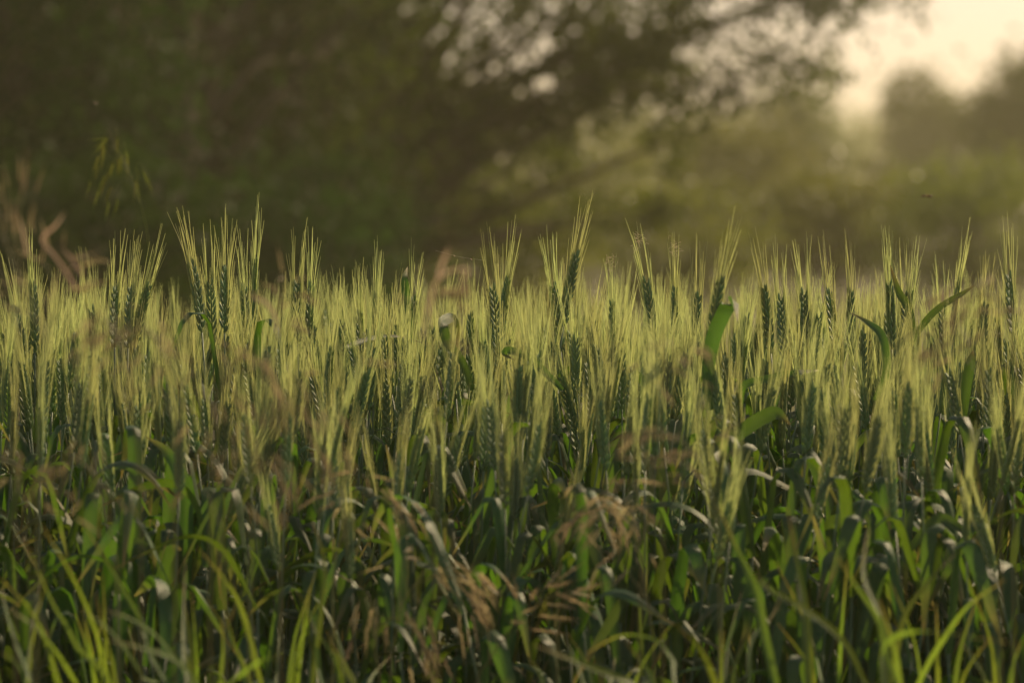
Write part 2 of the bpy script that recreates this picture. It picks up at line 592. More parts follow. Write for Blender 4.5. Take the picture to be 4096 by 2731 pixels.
def leaf_width(n, wmax):
    s = np.linspace(0, 1, n)
    return wmax * np.clip(0.55 + 1.6 * s, 0, 1) * np.clip((1 - s) * 2.6, 0.02, 1) ** .8


def awn(mb, pts, w):
    """A bristle: a narrow open channel of two thin sheets, so light comes through it as through the real thing."""
    d = nz(np.asarray(pts[-1]) - pts[0])
    a, b, _ = frame_from(d, (math.cos(pts[0][2] * 9000), math.sin(pts[0][2] * 9000), 0))
    vs, uv = [], []
    for i, p in enumerate(pts):
        vs += [p + a * w[i], p + b * w[i], p - a * w[i]]
        uv += [(k / 2, i / (len(pts) - 1)) for k in range(3)]
    fs = []
    for i in range(len(pts) - 1):
        for k in range(2):
            q = i * 3 + k
            fs.append((q, q + 1, q + 4, q + 3))
    mb.add(vs, fs, uv)


def wheat_variant(seed):
    r = random.Random(seed)
    V = {}
    hb = HT - 0.143
    bx, by = r.uniform(-.045, .045), r.uniform(-.045, .045)
    q = np.linspace(0, 1, 12)
    sp = np.c_[bx * q ** 2, by * q ** 2, hb * q]
    st = MB()
    rad = np.interp(q, [0, .3, .6, .7, 1], [.0021, .0022, .0019, .0014, .0011])
    tube(st, sp, rad, 6)
    top = sp[-1]
    d0 = nz(sp[-1] - sp[-2])
    # ear
    lean = np.array([r.uniform(-.12, .12), r.uniform(-.12, .12), 0])
    EL = r.uniform(.074, .090)

    def axis(t):
        return top + d0 * EL * t + lean * EL * .5 * t * t

    ra = r.uniform(0, 2 * math.pi)
    u = np.array([math.cos(ra), math.sin(ra), 0])
    n = r.randint(16, 19)
    rc = MB()
    tube(rc, [axis(t) for t in np.linspace(0, .97, 7)], .0011, 5)
    ear, aw = MB(), MB()
    ear.join(rc)
    mats = []
    for i in range(n):
        t = (i + .3) / n
        ax = nz(axis(t + .02) - axis(t))
        sg = 1 if i % 2 else -1
        uu = nz(u - ax * (u @ ax)) * sg
        out = R(20 - 9 * t) * r.uniform(.85, 1.15)
        if i >= n - 1:
            out = R(2)
        zd = nz(ax * math.cos(out) + uu * math.sin(out))
        yd = np.cross(zd, uu); yd = nz(yd)
        xd = np.cross(yd, zd)
        sc = (.86 + .3 * math.sin(math.pi * min(1, t * 1.05) ** .8)) * r.uniform(.93, 1.05)
        Mx = np.eye(4)
        Mx[:3, 0], Mx[:3, 1], Mx[:3, 2] = xd * sc * .86, yd * sc * .86, zd * sc
        Mx[:3, 3] = axis(t) + uu * .0016
        mats.append(Mx)
        ear.join(SPK, M=Mx)
        for s2 in (-1, 1, r.choice((-.3, .3))):
            if r.random() < (.12 if abs(s2) == 1 else .65):
                continue
            base = Mx[:3, :3] @ np.array([.0005, s2 * .0024, .0118]) + Mx[:3, 3]
            L = (.046 + .022 * min(1, t * 1.4)) * r.uniform(.8, 1.18)
            div = R(3.4) * r.uniform(.3, 1.35) * (1.15 - .35 * t)
            dd = nz(ax * math.cos(div) + uu * math.sin(div) + yd * s2 * math.sin(R(r.uniform(0.1, 3.2))) + np.array([r.gauss(0, .015), r.gauss(0, .015), 0]))
            bend = uu * r.uniform(-.16, .22) + yd * r.uniform(-.18, .18)
            awn(aw, [base, base + dd * L * .5 + bend * L * .06, base + dd * L + bend * L * .3], [.00043, .00036, .00016])
    # leaves
    leaves = []
    hs = [HT - r.uniform(.25, .31), HT - r.uniform(.40, .47), HT - r.uniform(.53, .60), HT - r.uniform(.64, .70)]
    phi = r.uniform(0, 6.28)
    for k, h in enumerate(hs):
        b = np.array([np.interp(h / hb, q, sp[:, i]) for i in range(3)])
        phi += math.pi + r.uniform(-.5, .5)
        L = r.uniform(.17, .25) if k == 0 else r.uniform(.20, .28)
        up = r.random()
        if up < .06:
            e0, e1, s0, w = R(r.uniform(70, 82)), R(r.uniform(35, 60)), .4, .6
        elif up < .6:
            e0, e1, s0, w = R(r.uniform(62, 80)), R(r.uniform(-80, -50)), r.uniform(.22, .42), r.uniform(.18, .32)
        else:
            e0, e1, s0, w = R(r.uniform(55, 75)), R(r.uniform(-60, -10)), r.uniform(.05, .25), r.uniform(.5, .75)
        P, S = leaf_path(b, phi, L, e0, e1, s0, w, 15, r.uniform(-1.3, 1.3), r.uniform(-.3, .3))
        lm = MB()
        ribbon(lm, P, S, leaf_width(15, r.uniform(.0125, .0185)), r.uniform(.1, .35))
        leaves.append(lm)
    V["tip"] = axis(1.0) + nz(axis(1.0) - axis(.9)) * .066
    allm = MB()
    allm.join(st, 0); allm.join(ear, 1); allm.join(aw, 2)
    for l in leaves:
        allm.join(l, 3)
    V["all"] = allm.mesh("wheat_stand", [M_STEM, M_EAR, M_AWN, M_LEAF])
    V["stem"] = st.mesh("stem", M_STEM)
    V["ear"] = ear.mesh("ear", M_EAR)
    V["rachis"] = rc.mesh("ear_core", M_EAR)
    V["awns"] = aw.mesh("awns", M_AWN)
    V["leaves"] = [l.mesh("leaf", M_LEAF) for l in leaves]
    V["spk"] = mats
    return V


def tiller_variant(seed):
    """A leafy wheat shoot that carries no ear."""
    r = random.Random(seed)
    V = {}
    hb = .60
    bx, by = r.uniform(-.04, .04), r.uniform(-.04, .04)
    q = np.linspace(0, 1, 10)
    sp = np.c_[bx * q ** 2, by * q ** 2, hb * q]
    st = MB()
    tube(st, sp, np.linspace(.0023, .0013, 10), 6)
    leaves = []
    phi = r.uniform(0, 6.28)
    for k, h in enumerate([hb, hb - r.uniform(.08, .13), hb - r.uniform(.2, .28), hb - r.uniform(.34, .4)]):
        b = np.array([np.interp(h / hb, q, sp[:, i]) for i in range(3)])
        phi += math.pi + r.uniform(-.7, .7)
        L = r.uniform(.20, .29)
        if r.random() < .07:
            e0, e1, s0, w = R(r.uniform(75, 86)), R(r.uniform(40, 70)), .4, .6
        elif r.random() < .6:
            e0, e1, s0, w = R(r.uniform(68, 84)), R(r.uniform(-85, -55)), r.uniform(.3, .5), r.uniform(.16, .3)
        else:
            e0, e1, s0, w = R(r.uniform(60, 80)), R(r.uniform(-65, -20)), r.uniform(.05, .25), r.uniform(.5, .75)
        P, S = leaf_path(b, phi, L, e0, e1, s0, w, 16, r.uniform(-1.2, 1.2), r.uniform(-.3, .3))
        lm = MB()
        ribbon(lm, P, S, leaf_width(16, r.uniform(.0145, .0210)), r.uniform(.1, .35))
        leaves.append(lm)
    allm = MB()
    allm.join(st, 0)
    for l in leaves:
        allm.join(l, 1)
    V["all"] = allm.mesh("wheat_shoot", [M_STEM, M_LEAF])
    V["stem"] = st.mesh("stem", M_STEM)
    V["leaves"] = [l.mesh("leaf", M_LEAF) for l in leaves]
    V["tip"] = np.vstack(leaves[0].v)[-3] - sp[-1]          # where its top leaf hangs to
    return V


NV, NT_ = 28, 16
VARS = [wheat_variant(100 + i) for i in range(NV)] + [tiller_variant(400 + i) for i in range(NT_)]


def wheat_object(V, loc, rot, s, label, group, detail=False, extra=None):
    root = empty("wheat_plant", loc, label, "wheat", group, rot)
    root.scale = (s, s, s)
    obj("stem", V["stem"], root)
    if "ear" in V:
        e = obj("ear", V["rachis"] if detail else V["ear"], root)
        a = obj("awns", V["awns"], e)
        a["kind"] = "stuff"
    if detail:
        for Mx in V["spk"]:
            k = obj("spikelet", SPK_MESH, e)
            k.matrix_basis = Matrix(Mx.tolist())
    for l in V["leaves"]:
        obj("leaf", l, root)
    if extra is not None:
        inv = (Matrix.LocRotScale(Vector(loc), Euler(rot), Vector((s, s, s)))).inverted()
        for (ctrl, w, facing) in extra:
            P = curve(ctrl, 22)
            P = np.array([tuple(inv @ Vector(p)) for p in P])
            rm = np.array((inv.to_3x3() @ Vector(facing))[:])
            n = len(P)
            t = np.gradient(P, axis=0)
            S = np.array([nz(np.cross(nz(t[i]), rm)) for i in range(n)])
            mb = MB()
            ribbon(mb, P, S, leaf_width(n, w / s), .2)
            mb.build("leaf", M_LEAF, root)
    return root


rw = random.Random(77)


def place_tip(V, tip, rot, y):
    """Location and scale that put the awn tips at TIP with the foot on the ground."""
    Rm = Euler(rot).to_matrix()
    tl = Rm @ Vector(V["tip"])
    z0 = ground_z(y)
    s = (tip[2] - z0) / tl.z
    return (tip[0] - tl.x * s, tip[1] - tl.y * s, z0), s


# ears that break the skyline: photograph column, row of the awn tips, distance, lean to the right (degrees)
SKY = [(125, 935, 7.9, 0), (18, 1035, 7.8, -5), (340, 1030, 7.6, 2), (480, 950, 8.0, -3), (545, 955, 8.1, 2), (650, 950, 8.1, 9), (722, 853, 8.0, -4), (835, 930, 8.1, 0),
       (912, 868, 7.9, 5), (960, 955, 8.2, 0), (1035, 832, 8.0, -6), (1195, 925, 8.0, -1), (1255, 940, 8.05, 4), (1432, 1062, 8.1, 0), (1512, 990, 8.1, 3),
       (1672, 1000, 8.0, 2), (1945, 945, 7.8, -2), (2062, 922, 8.0, 1), (2190, 945, 8.05, -1), (2348, 812, 8.0, 2), (2440, 1020, 8.1, 0),
       (2552, 925, 8.1, -3), (2700, 962, 8.15, 5), (2925, 898, 7.3, 10), (2800, 985, 8.0, -4), (3035, 962, 8.05, -1), (3110, 995, 8.0, -3),
       (3208, 972, 8.05, 2), (3300, 970, 8.1, -5), (3390, 968, 8.1, 4), (3548, 942, 8.0, 0), (3672, 975, 8.1, 5), (3610, 985, 8.1, -2), (3868, 925, 8.0, 0),
       (3960, 1030, 8.0, 2), (4028, 898, 8.0, -3), (3760, 1050, 8.2, 0), (1350, 1110, 8.2, -4), (1830, 1095, 8.3, 2)]
ORD = ["first", "second", "third", "fourth", "fifth", "sixth", "seventh", "eighth", "ninth", "tenth", "eleventh", "twelfth", "thirteenth", "fourteenth",
       "fifteenth", "sixteenth", "seventeenth", "eighteenth", "nineteenth", "twentieth"]
EXTRA = {
    2925: [([at(2838, 1640, 7.2), at(2830, 1500, 7.2), at(2850, 1360, 7.2), at(2895, 1250, 7.2), at(2925, 1212, 7.19), at(2940, 1208, 7.05), at(2950, 1290, 6.98)], .019, (.3, -1, .3))],
    1672: [([at(1650, 1400, 8.0), at(1637, 1260, 8.0), at(1622, 1170, 8.0), at(1618, 1110, 8.0), at(1630, 1068, 8.02)], .012, (.5, -1, .2))],
    3548: [([at(3650, 1500, 7.9), at(3640, 1260, 7.9), at(3595, 1170, 7.9), at(3560, 1060, 7.9)], .012, (.3, -1, .3))],
    3672: [([at(3640, 1380, 7.9), at(3700, 1290, 7.9), at(3760, 1230, 7.9), at(3850, 1175, 7.9), at(3900, 1140, 7.9)], .010, (.2, -1, .9))],
    1945: [([at(1890, 1560, 7.6), at(1850, 1450, 7.6), at(1790, 1370, 7.6), at(1770, 1300, 7.6), at(1780, 1280, 7.63), at(1815, 1274, 7.68), at(1830, 1340, 7.7), at(1825, 1420, 7.7)], .014, (.4, -1, .2))],
    1512: [([at(1520, 1600, 7.9), at(1440, 1440, 7.9), at(1385, 1400, 7.85), at(1470, 1360, 7.9), at(1580, 1345, 7.95), at(1720, 1380, 8.0)], .012, (0, -.8, 1))],
    2190: [([at(2250, 1560, 7.5), at(2190, 1500, 7.5), at(2110, 1430, 7.5), at(2035, 1402, 7.5), at(2020, 1420, 7.5), at(2060, 1440, 7.48)], .012, (.2, -1, .7))],
    2440: [([at(2215, 1560, 7.9), at(2260, 1490, 7.9), at(2330, 1470, 7.9), at(2440, 1468, 7.9), at(2530, 1490, 7.9)], .011, (.1, -1, .35))],
    3110: [([at(2960, 1620, 7.6), at(2975, 1545, 7.6), at(3080, 1515, 7.6), at(3200, 1490, 7.6), at(3290, 1480, 7.65)], .013, (.1, -1, 1))],
    3868: [([at(3850, 1700, 7.5), at(3860, 1560, 7.5), at(3880, 1450, 7.5), at(3893, 1400, 7.5)], .017, (.6, -1, .1))],
    3390: [([at(3500, 1600, 7.5), at(3545, 1480, 7.5), at(3530, 1350, 7.5), at(3470, 1290, 7.52), at(3400, 1250, 7.55)], .012, (.4, -1, .3))],
}
order = {px: i for i, (px, *_r) in enumerate(sorted(SKY))}
tall = sorted(SKY, key=lambda k: k[1])
for k, (px, py, Y, ln) in enumerate(SKY):
    V = VARS[k % NV]
    o_ = order[px]
    if py == 812:
        lab = "tallest wheat ear of all, standing alone above the skyline near the middle"
    elif px == 2925:
        lab = "soft-edged wheat ear leaning right above a broad folded leaf with a shining tip"
    elif px == 1945:
        lab = "wheat plant with a folded-over leaf hanging below its sharp ear"
    else:
        if o_ < 20:
            lab = "bearded wheat ear on the skyline, %s from the left edge" % ORD[o_]
        else:
            lab = "bearded wheat ear on the skyline, %s from the right edge" % ORD[len(SKY) - 1 - o_]
    rot = (R(rw.uniform(-2, 2)), R(ln), rw.uniform(0, 6.28))
    # lean is applied in world space: spin first, then tilt
    rot = (Matrix.Rotation(R(ln), 3, 'Y') @ Matrix.Rotation(rw.uniform(0, 6.28), 3, 'Z')).to_euler()
    loc, s = place_tip(V, at(px, py, Y), rot, Y)
    wheat_object(V, loc, rot, s, lab, "wheat ears on the skyline", True, EXTRA.get(px))

# the rest of the field
cell = 0.055
pts = []                                # x, y, height of the awn tips (or of the shoot), carries an ear
y = 6.65
while y < 9.3:
    x = -2.3
    while x < 2.3:
        px_, py_ = x + rw.uniform(-.5, .5) * cell, y + rw.uniform(-.5, .5) * cell
        ear_p = float(np.interp(py_, [6.65, 7.0, 7.35, 7.7], [.16, .30, .52, .78]))
        leaf_p = float(np.interp(py_, [6.65, 6.9, 7.3, 7.7], [.58, .68, .40, .05]))
        q_ = rw.random()
        clump = math.sin(px_ * 7.1 + 1.3 * math.sin(py_ * 4.2)) * .012 + math.sin(px_ * 17 + py_ * 9) * .008
        if q_ < ear_p:
            hgt = tipz(py_) - .040 + clump * 1.5 + rw.gauss(0, .034)
            hgt = min(hgt, tipz(py_) + (.02 if py_ < 7.4 else rw.uniform(-.03, 0.0)))
            pts.append((px_, py_, hgt, True))
        elif q_ < ear_p + leaf_p:
            pts.append((px_, py_, ground_z(py_) + .60 * rw.uniform(.84, 1.08), False))
        x += cell
    y += cell
inview = [p for p in pts if abs(p[0]) < p[1] * 2048 / F - .01]
inview.sort(key=lambda p: p[1])
front = set(inview[:260])
MARKS = [(150, "thin crossing blades at bottom left"), (560, "long left-leaning grass blades"), (1180, "tall forked grass blade"), (1750, "fanned tawny panicle"),
         (2200, "tawny panicle slanting right"), (2640, "arching blade at bottom middle"), (3150, "two broad upright grass blades"), (3560, "grass blade lying flat"), (3950, "blades sweeping right at bottom right")]
rest = []
for p in pts:
    vi = rw.randrange(NV) if p[3] else NV + rw.randrange(NT_)
    rot = (Euler((R(rw.gauss(0, 4)), R(rw.gauss(1, 4.5)), 0)).to_matrix() @ Matrix.Rotation(rw.uniform(0, 6.28), 3, 'Z')).to_euler()
    if rw.random() < .08:            # here and there one that the wind or its weight has tipped
        rot = (Matrix.Rotation(R(rw.uniform(9, 17)), 3, (math.cos(rw.uniform(0, 6.28)), math.sin(rw.uniform(0, 6.28)), 0)) @ Matrix.Rotation(rw.uniform(0, 6.28), 3, 'Z')).to_euler()
    s = (p[2] - ground_z(p[1])) / (HT if p[3] else .60)
    loc = (p[0], p[1], ground_z(p[1]))
    if p in front:
        pxl = p[0] / p[1] * F + 2048
        mk = min(MARKS, key=lambda m: abs(m[0] - pxl))[1]
        V = VARS[vi]
        side = (Euler(rot).to_matrix() @ Vector(V["tip"])).x
        if p[3]:
            size = "tall" if p[2] > tipz(p[1]) - .025 else "short" if p[2] < tipz(p[1]) - .058 else "middle-sized"
            lean = "right-leaning" if side > .045 else "left-leaning" if side < -.045 else "upright"
            what = "%s %s front-row bearded wheat plant" % (size, lean)
        else:
            size = "tall" if s > 1.0 else "short" if s < .92 else "middle-sized"
            what = "%s earless wheat shoot %s" % (size, "drooping right" if side > .05 else "drooping left" if side < -.05 else "drooping fore and aft")
        wheat_object(V, loc, rot, s, "%s behind the %s" % (what, mk), ("front-row wheat with ears" if p[3] else "front-row leafy wheat shoots") + " behind the " + mk)
    else:
        rest.append((loc, rot, s, vi))

# front shoots with leaves that stand out
SHOOTS = [
    (2010, 6.9, "front wheat shoot with two pale arched leaves beside the slanting tawny panicle",
     [([(1985, 2640), (1978, 2440), (2000, 2372), (2050, 2345), (2100, 2380), (2128, 2440)], .011, (.1, -.8, 1)), ([(2030, 2600), (2050, 2370), (2100, 2325), (2150, 2345), (2190, 2400), (2240, 2500)], .013, (.1, -.8, 1))]),
    (400, 6.95, "front wheat shoot with a wide leaf arching right over the left-leaning blades",
     [([(335, 2560), (329, 2361), (364, 2277), (455, 2200), (546, 2172), (609, 2221), (637, 2333)], .015, (0, -1, .7)), ([(730, 2560), (640, 2400), (650, 2260), (690, 2195), (725, 2200)], .017, (.2, -1, .2))]),
    (740, 7.1, "front wheat shoot with a broad upright blue-green leaf bending left",
     [([(745, 2400), (742, 2123), (735, 1948), (672, 1815), (581, 1745)], .018, (.3, -1, .3))]),
    (3320, 7.1, "front wheat shoot with a squarely folded leaf, right of the broad grass blades",
     [([(3316, 2400), (3316, 2263), (3323, 2115), (3345, 2088), (3375, 2090), (3390, 2130), (3398, 2220)], .018, (.1, -1, .3))]),
    (2890, 7.2, "front wheat shoot with a bright leaf rising to the right below the folded one",
     [([(2880, 2000), (2903, 1794), (3001, 1703), (3092, 1654), (3130, 1668), (3160, 1700)], .018, (.2, -1, .5))]),
    (3030, 6.8, "front wheat shoot with a leaf hanging left to a brown tip",
     [([(3080, 2620), (3040, 2450), (3025, 2372), (2998, 2385), (2990, 2508), (2952, 2613)], .017, (.2, -1, .3))]),
    (1560, 6.9, "front wheat shoot with a bright-topped folded leaf above the fanned panicle",
     [([(1440, 2560), (1500, 2440), (1561, 2333), (1610, 2215), (1635, 2196), (1650, 2230), (1655, 2330)], .017, (.2, -1, .3)), ([(1390, 2560), (1370, 2400), (1380, 2290), (1410, 2262), (1440, 2300), (1435, 2420)], .015, (.2, -1, .3))]),
    (1760, 7.0, "front wheat shoot with a strap-like leaf hanging straight down, middle",
     [([(1735, 2560), (1722, 2300), (1728, 2085), (1750, 2062), (1775, 2075), (1780, 2200)], .016, (.1, -1, .3))]),
    (3560, 6.9, "front wheat shoot with a creamy-topped drooping leaf near the bright upright blade",
     [([(3600, 2560), (3575, 2400), (3562, 2300), (3580, 2266), (3620, 2275), (3625, 2400)], .016, (.2, -1, .3)), ([(3640, 2200), (3700, 2130), (3765, 2075), (3850, 2120), (3930, 2190)], .014, (.1, -.9, .6))]),
]
for k, (px, Y, lab, lv) in enumerate(SHOOTS):
    X = (px - 2048) / F * Y
    wheat_object(VARS[NV + k % NT_], (X, Y, ground_z(Y)), (0, 0, k * 1.3), .92, lab, "front shoots with standout leaves",
                 extra=[([at(p[0], p[1], Y - .04) for p in pp], w, f) for (pp, w, f) in lv])

pm = bpy.data.meshes.new("wheat_field")
pm.from_pydata([r_[0] for r_ in rest], [], [])
ra_ = pm.attributes.new("rot", 'FLOAT_VECTOR', 'POINT')
ra_.data.foreach_set("vector", np.array([tuple(r_[1]) for r_ in rest], np.float32).ravel())
sa_ = pm.attributes.new("size", 'FLOAT', 'POINT')
sa_.data.foreach_set("value", np.array([r_[2] for r_ in rest], np.float32))
va_ = pm.attributes.new("kind_index", 'INT', 'POINT')
va_.data.foreach_set("value", np.array([r_[3] for r_ in rest], np.int32))
fo = obj("wheat_field", pm)
tag(fo, "dense mass of green bearded wheat between the front rows and the skyline ears", "wheat", kind="stuff")
ng = bpy.data.node_groups.new("scatter_wheat", 'GeometryNodeTree')
ng.interface.new_socket("Geometry", in_out='INPUT', socket_type='NodeSocketGeometry')
ng.interface.new_socket("Geometry", in_out='OUTPUT', socket_type='NodeSocketGeometry')
gi, go = ng.nodes.new("NodeGroupInput"), ng.nodes.new("NodeGroupOutput")


def named(nm, ty):
    a = ng.nodes.new("GeometryNodeInputNamedAttribute")
    a.data_type = ty
    a.inputs[0].default_value = nm
    return a.outputs[0]


e2r = ng.nodes.new("FunctionNodeEulerToRotation")
ng.links.new(named("rot", 'FLOAT_VECTOR'), e2r.inputs[0])
both = ng.nodes.new("GeometryNodeJoinGeometry")
for lo, hi in ((0, NV), (NV, NV + NT_)):           # plants with ears, then leafy shoots
    js = ng.nodes.new("GeometryNodeJoinGeometry")
    for i in range(lo, hi):
        oi = ng.nodes.new("GeometryNodeObjectInfo")
        oi.inputs[0].default_value = bpy.data.objects.new("wheat_stand", VARS[i]["all"])
        g2 = ng.nodes.new("GeometryNodeGeometryToInstance")
        ng.links.new(oi.outputs["Geometry"], g2.inputs[0])
        ng.links.new(g2.outputs[0], js.inputs[0])
    ip = ng.nodes.new("GeometryNodeInstanceOnPoints")
    ip.inputs["Pick Instance"].default_value = True
    cmp_ = ng.nodes.new("FunctionNodeCompare")
    cmp_.data_type = 'INT'
    cmp_.operation = 'LESS_THAN' if lo == 0 else 'GREATER_EQUAL'
    ng.links.new(named("kind_index", 'INT'), cmp_.inputs[2])
    cmp_.inputs[3].default_value = NV
    ng.links.new(gi.outputs[0], ip.inputs["Points"])
    ng.links.new(cmp_.outputs[0], ip.inputs["Selection"])
    ng.links.new(js.outputs[0], ip.inputs["Instance"])
    ng.links.new(named("kind_index", 'INT'), ip.inputs["Instance Index"])
    ng.links.new(e2r.outputs[0], ip.inputs["Rotation"])
    ng.links.new(named("size", 'FLOAT'), ip.inputs["Scale"])
    ng.links.new(ip.outputs[0], both.inputs[0])
ng.links.new(both.outputs[0], go.inputs[0])
md = fo.modifiers.new("scatter", 'NODES')
md.node_group = ng


# ------------------------------------------------------------------ weeds in front of the wheat
def tuft(name, label, cat, group, root_px, Y, blades, mat):
    """blades: (list of photograph points from low to tip, width in mm, distance change). All grow from one foot on the ground."""
    z0 = ground_z(Y)
    X = (root_px - 2048) / F * Y
    root = empty(name, (X, Y, z0), label, cat, group)
    foot = np.array([X, Y, z0])
    for i, (pp, w, dy) in enumerate(blades):
        ctrl = [at(p[0], p[1], Y + dy * k / max(1, len(pp) - 1)) for k, p in enumerate(pp)]
        b = foot + np.array([.012 * math.cos(i * 2.4), .012 * math.sin(i * 2.4), 0])
        low = ctrl[0]
        dn = nz(nz(low - ctrl[1]) + np.array([0, 0, -.25]))
        mid = low + dn * .16
        mid[2] = max(mid[2], z0 + .12)
        P = curve([b, mid] + ctrl, 24) - foot
        n = len(P)
        t = np.gradient(P, axis=0)
        r = random.Random(i * 7 + int(root_px))
        f = nz(np.array([r.uniform(-.7, .7), -1, .35]))
        S = np.array([nz(np.cross(nz(t[k]), f)) for k in range(n)])
        s = np.linspace(0, 1, n)
        wd = w * .00072 * np.clip(.4 + 1.3 * s, 0, 1) * np.clip((1 - s) * 2.4, .04, 1) ** .8
        mb = MB()
        ribbon(mb, P, S, wd, .25)
        mb.build("blade", mat, root)
    return root


GG = "bright grass tufts in front of the wheat"
tuft("grass_tuft", "bright yellow-green grass tuft with long blades leaning left, near the bottom left", "grass", GG, 560, 6.00,
     [([(600, 2613), (560, 2494), (450, 2290), (329, 2095)], 9, .1), ([(420, 2669), (364, 2473), (280, 2291), (161, 2095)], 8, -.15),
      ([(455, 2704), (434, 2599), (378, 2368)], 4, 0), ([(735, 2640), (733, 2480), (742, 2228)], 8, .2),
      ([(560, 2700), (470, 2560), (400, 2490), (330, 2440)], 6, -.3), ([(760, 2731), (640, 2560), (530, 2480), (420, 2440)], 6, -.3)], M_BLADE)
tuft("grass_tuft", "grass tuft with thin crossing blades in the bottom left corner", "grass", GG, 260, 5.90,
     [([(294, 2571), (210, 2417), (91, 2151)], 6, .1), ([(231, 2731), (140, 2473), (0, 2312)], 6, 0),
      ([(301, 2731), (168, 2536), (28, 2431)], 11, -.15), ([(100, 2731), (60, 2650), (0, 2610)], 6, -.2), ([(120, 2731), (70, 2600), (20, 2440), (5, 2350)], 7, .2)], M_BLADE)
tuft("grass_tuft", "upright grass tuft with a tall forked blade, left of the drooping brown panicle", "grass", GG, 1180, 6.10,
     [([(1030, 2690), (966, 2445), (896, 2319), (791, 2193)], 8, 0), ([(1246, 2731), (1281, 2438), (1295, 2249), (1240, 2060)], 9, .1),
      ([(1270, 2650), (1253, 2487), (1183, 2361)], 6, .1), ([(1190, 2731), (1215, 2520), (1240, 2350)], 6, -.1), ([(1000, 2731), (930, 2560), (880, 2350)], 6, .1),
      ([(880, 2731), (890, 2600), (885, 2470)], 5, 0)], M_BLADE)
tuft("grass_tuft", "low grass tuft with an arching blade and a pale tip at the bottom edge", "grass", GG, 900, 5.70,
     [([(880, 2780), (952, 2704), (1050, 2641), (1134, 2634)], 8, -.1), ([(800, 2760), (700, 2640), (560, 2590), (430, 2560)], 8, -.2), ([(1420, 2760), (1393, 2697), (1350, 2620), (1323, 2592)], 8, .2)], M_BLADE)
tuft("grass_tuft", "grass tuft with a wide blade sloping left and an arching blade, bottom middle", "grass", GG, 2640, 5.90,
     [([(2695, 2700), (2690, 2640), (2625, 2564), (2485, 2543), (2345, 2613)], 7, .1), ([(2560, 2760), (2520, 2731), (2310, 2648), (2135, 2578)], 12, -.2),
      ([(2620, 2760), (2580, 2670), (2500, 2565)], 7, .1), ([(2330, 2731), (2290, 2620), (2254, 2536)], 5, .3), ([(2170, 2800), (2160, 2700), (2120, 2640)], 7, .1)], M_BLADE)
tuft("grass_tuft", "tall grass tuft with two broad upright blades, right of the middle", "grass", GG, 3150, 5.90,
     [([(3100, 2731), (3057, 2543), (3022, 2354), (2945, 2193), (2875, 2025)], 14, .1), ([(3236, 2731), (3225, 2473), (3190, 2263), (3148, 2018)], 12, .2),
      ([(3456, 2731), (3365, 2557), (3225, 2438), (3050, 2333), (3029, 2228)], 10, -.2), ([(2870, 2760), (2800, 2600), (2700, 2494)], 8, -.1), ([(3000, 2760), (3010, 2560), (3120, 2430)], 5, .2)], M_BLADE)
tuft("grass_tuft", "grass tuft with a bright upright blade and one lying flat, bottom right", "grass", GG, 3540, 5.75,
     [([(3547, 2731), (3526, 2473), (3456, 2298), (3477, 2109)], 12, .2), ([(3540, 2600), (3512, 2473), (3428, 2347), (3351, 2228)], 8, .1),
      ([(3520, 2760), (3530, 2600), (3600, 2540), (3750, 2529), (4072, 2578)], 9, -.3), ([(3600, 2731), (3580, 2600), (3520, 2400)], 9, 0)], M_BLADE)
tuft("grass_tuft", "grass tuft whose blades sweep up to the right, bottom right corner", "grass", GG, 3640, 6.10,
     [([(3575, 2683), (3624, 2459), (3736, 2305), (3827, 2214)], 9, .1), ([(3680, 2731), (3778, 2557), (3876, 2424), (4023, 2319)], 8, -.1),
      ([(3960, 2760), (3900, 2640), (3840, 2560)], 7, -.2), ([(4040, 2760), (4060, 2650), (4090, 2560)], 6, 0)], M_BLADE)
# thinner fill between the big tufts
FILL = [(60, 6.15, 2300, "short thin grass tuft hard against the lower left edge"), (430, 6.35, 2330, "thin grass tuft between the left corner blades and the long left-leaning ones"),
        (800, 6.3, 2380, "thin grass tuft just left of the tall forked blade"), (1080, 6.45, 2330, "fine-bladed grass tuft behind the tall forked blade"),
        (1420, 6.2, 2480, "short grass tuft left of the fanned tawny panicle"), (2420, 6.3, 2480, "short grass tuft below the pinkish nodding panicle"),
        (2880, 6.2, 2400, "thin grass tuft left of the two broad upright blades"), (3330, 6.4, 2280, "thin grass tuft between the broad blades and the flat-lying blade"),
        (3760, 6.2, 2330, "thin grass tuft among the blades sweeping right"), (4040, 6.35, 2280, "thin grass tuft hard against the lower right edge")]
for i, (px, Y, top, lab) in enumerate(FILL):
    r = random.Random(500 + i)
    bl = []
    for k in range(4):
        dx = r.gauss(0, 130)
        ty = top - 60 + abs(r.gauss(0, 150))
        bl.append(([(px + dx * .35, 2790), (px + dx * .55, (2790 + ty) / 2), (px + dx * r.uniform(.8, 1.3), ty)], r.uniform(3.5, 7), r.uniform(-.2, .2)))
    tuft("grass_tuft", lab, "grass", GG, px, Y, bl, M_BLADE)
# side tufts a step beyond the frame
for i, (px, Y) in enumerate([(-500, 6.3), (-1100, 6.2), (4600, 6.3), (5200, 6.2)]):
    r = random.Random(i)
    bl = []
    for k in range(6):
        dx = r.uniform(-250, 250)
        bl.append(([(px + dx * .3, 2750), (px + dx * .6, 2480), (px + dx, r.uniform(2050, 2350))], r.uniform(6, 11), r.uniform(-.2, .2)))
    tuft("grass_tuft", ["grass tuft just outside the left edge", "grass tuft far outside the left edge", "grass tuft just outside the right edge", "grass tuft far outside the right edge"][i],
         "grass", GG, px, Y, bl, M_BLADE)


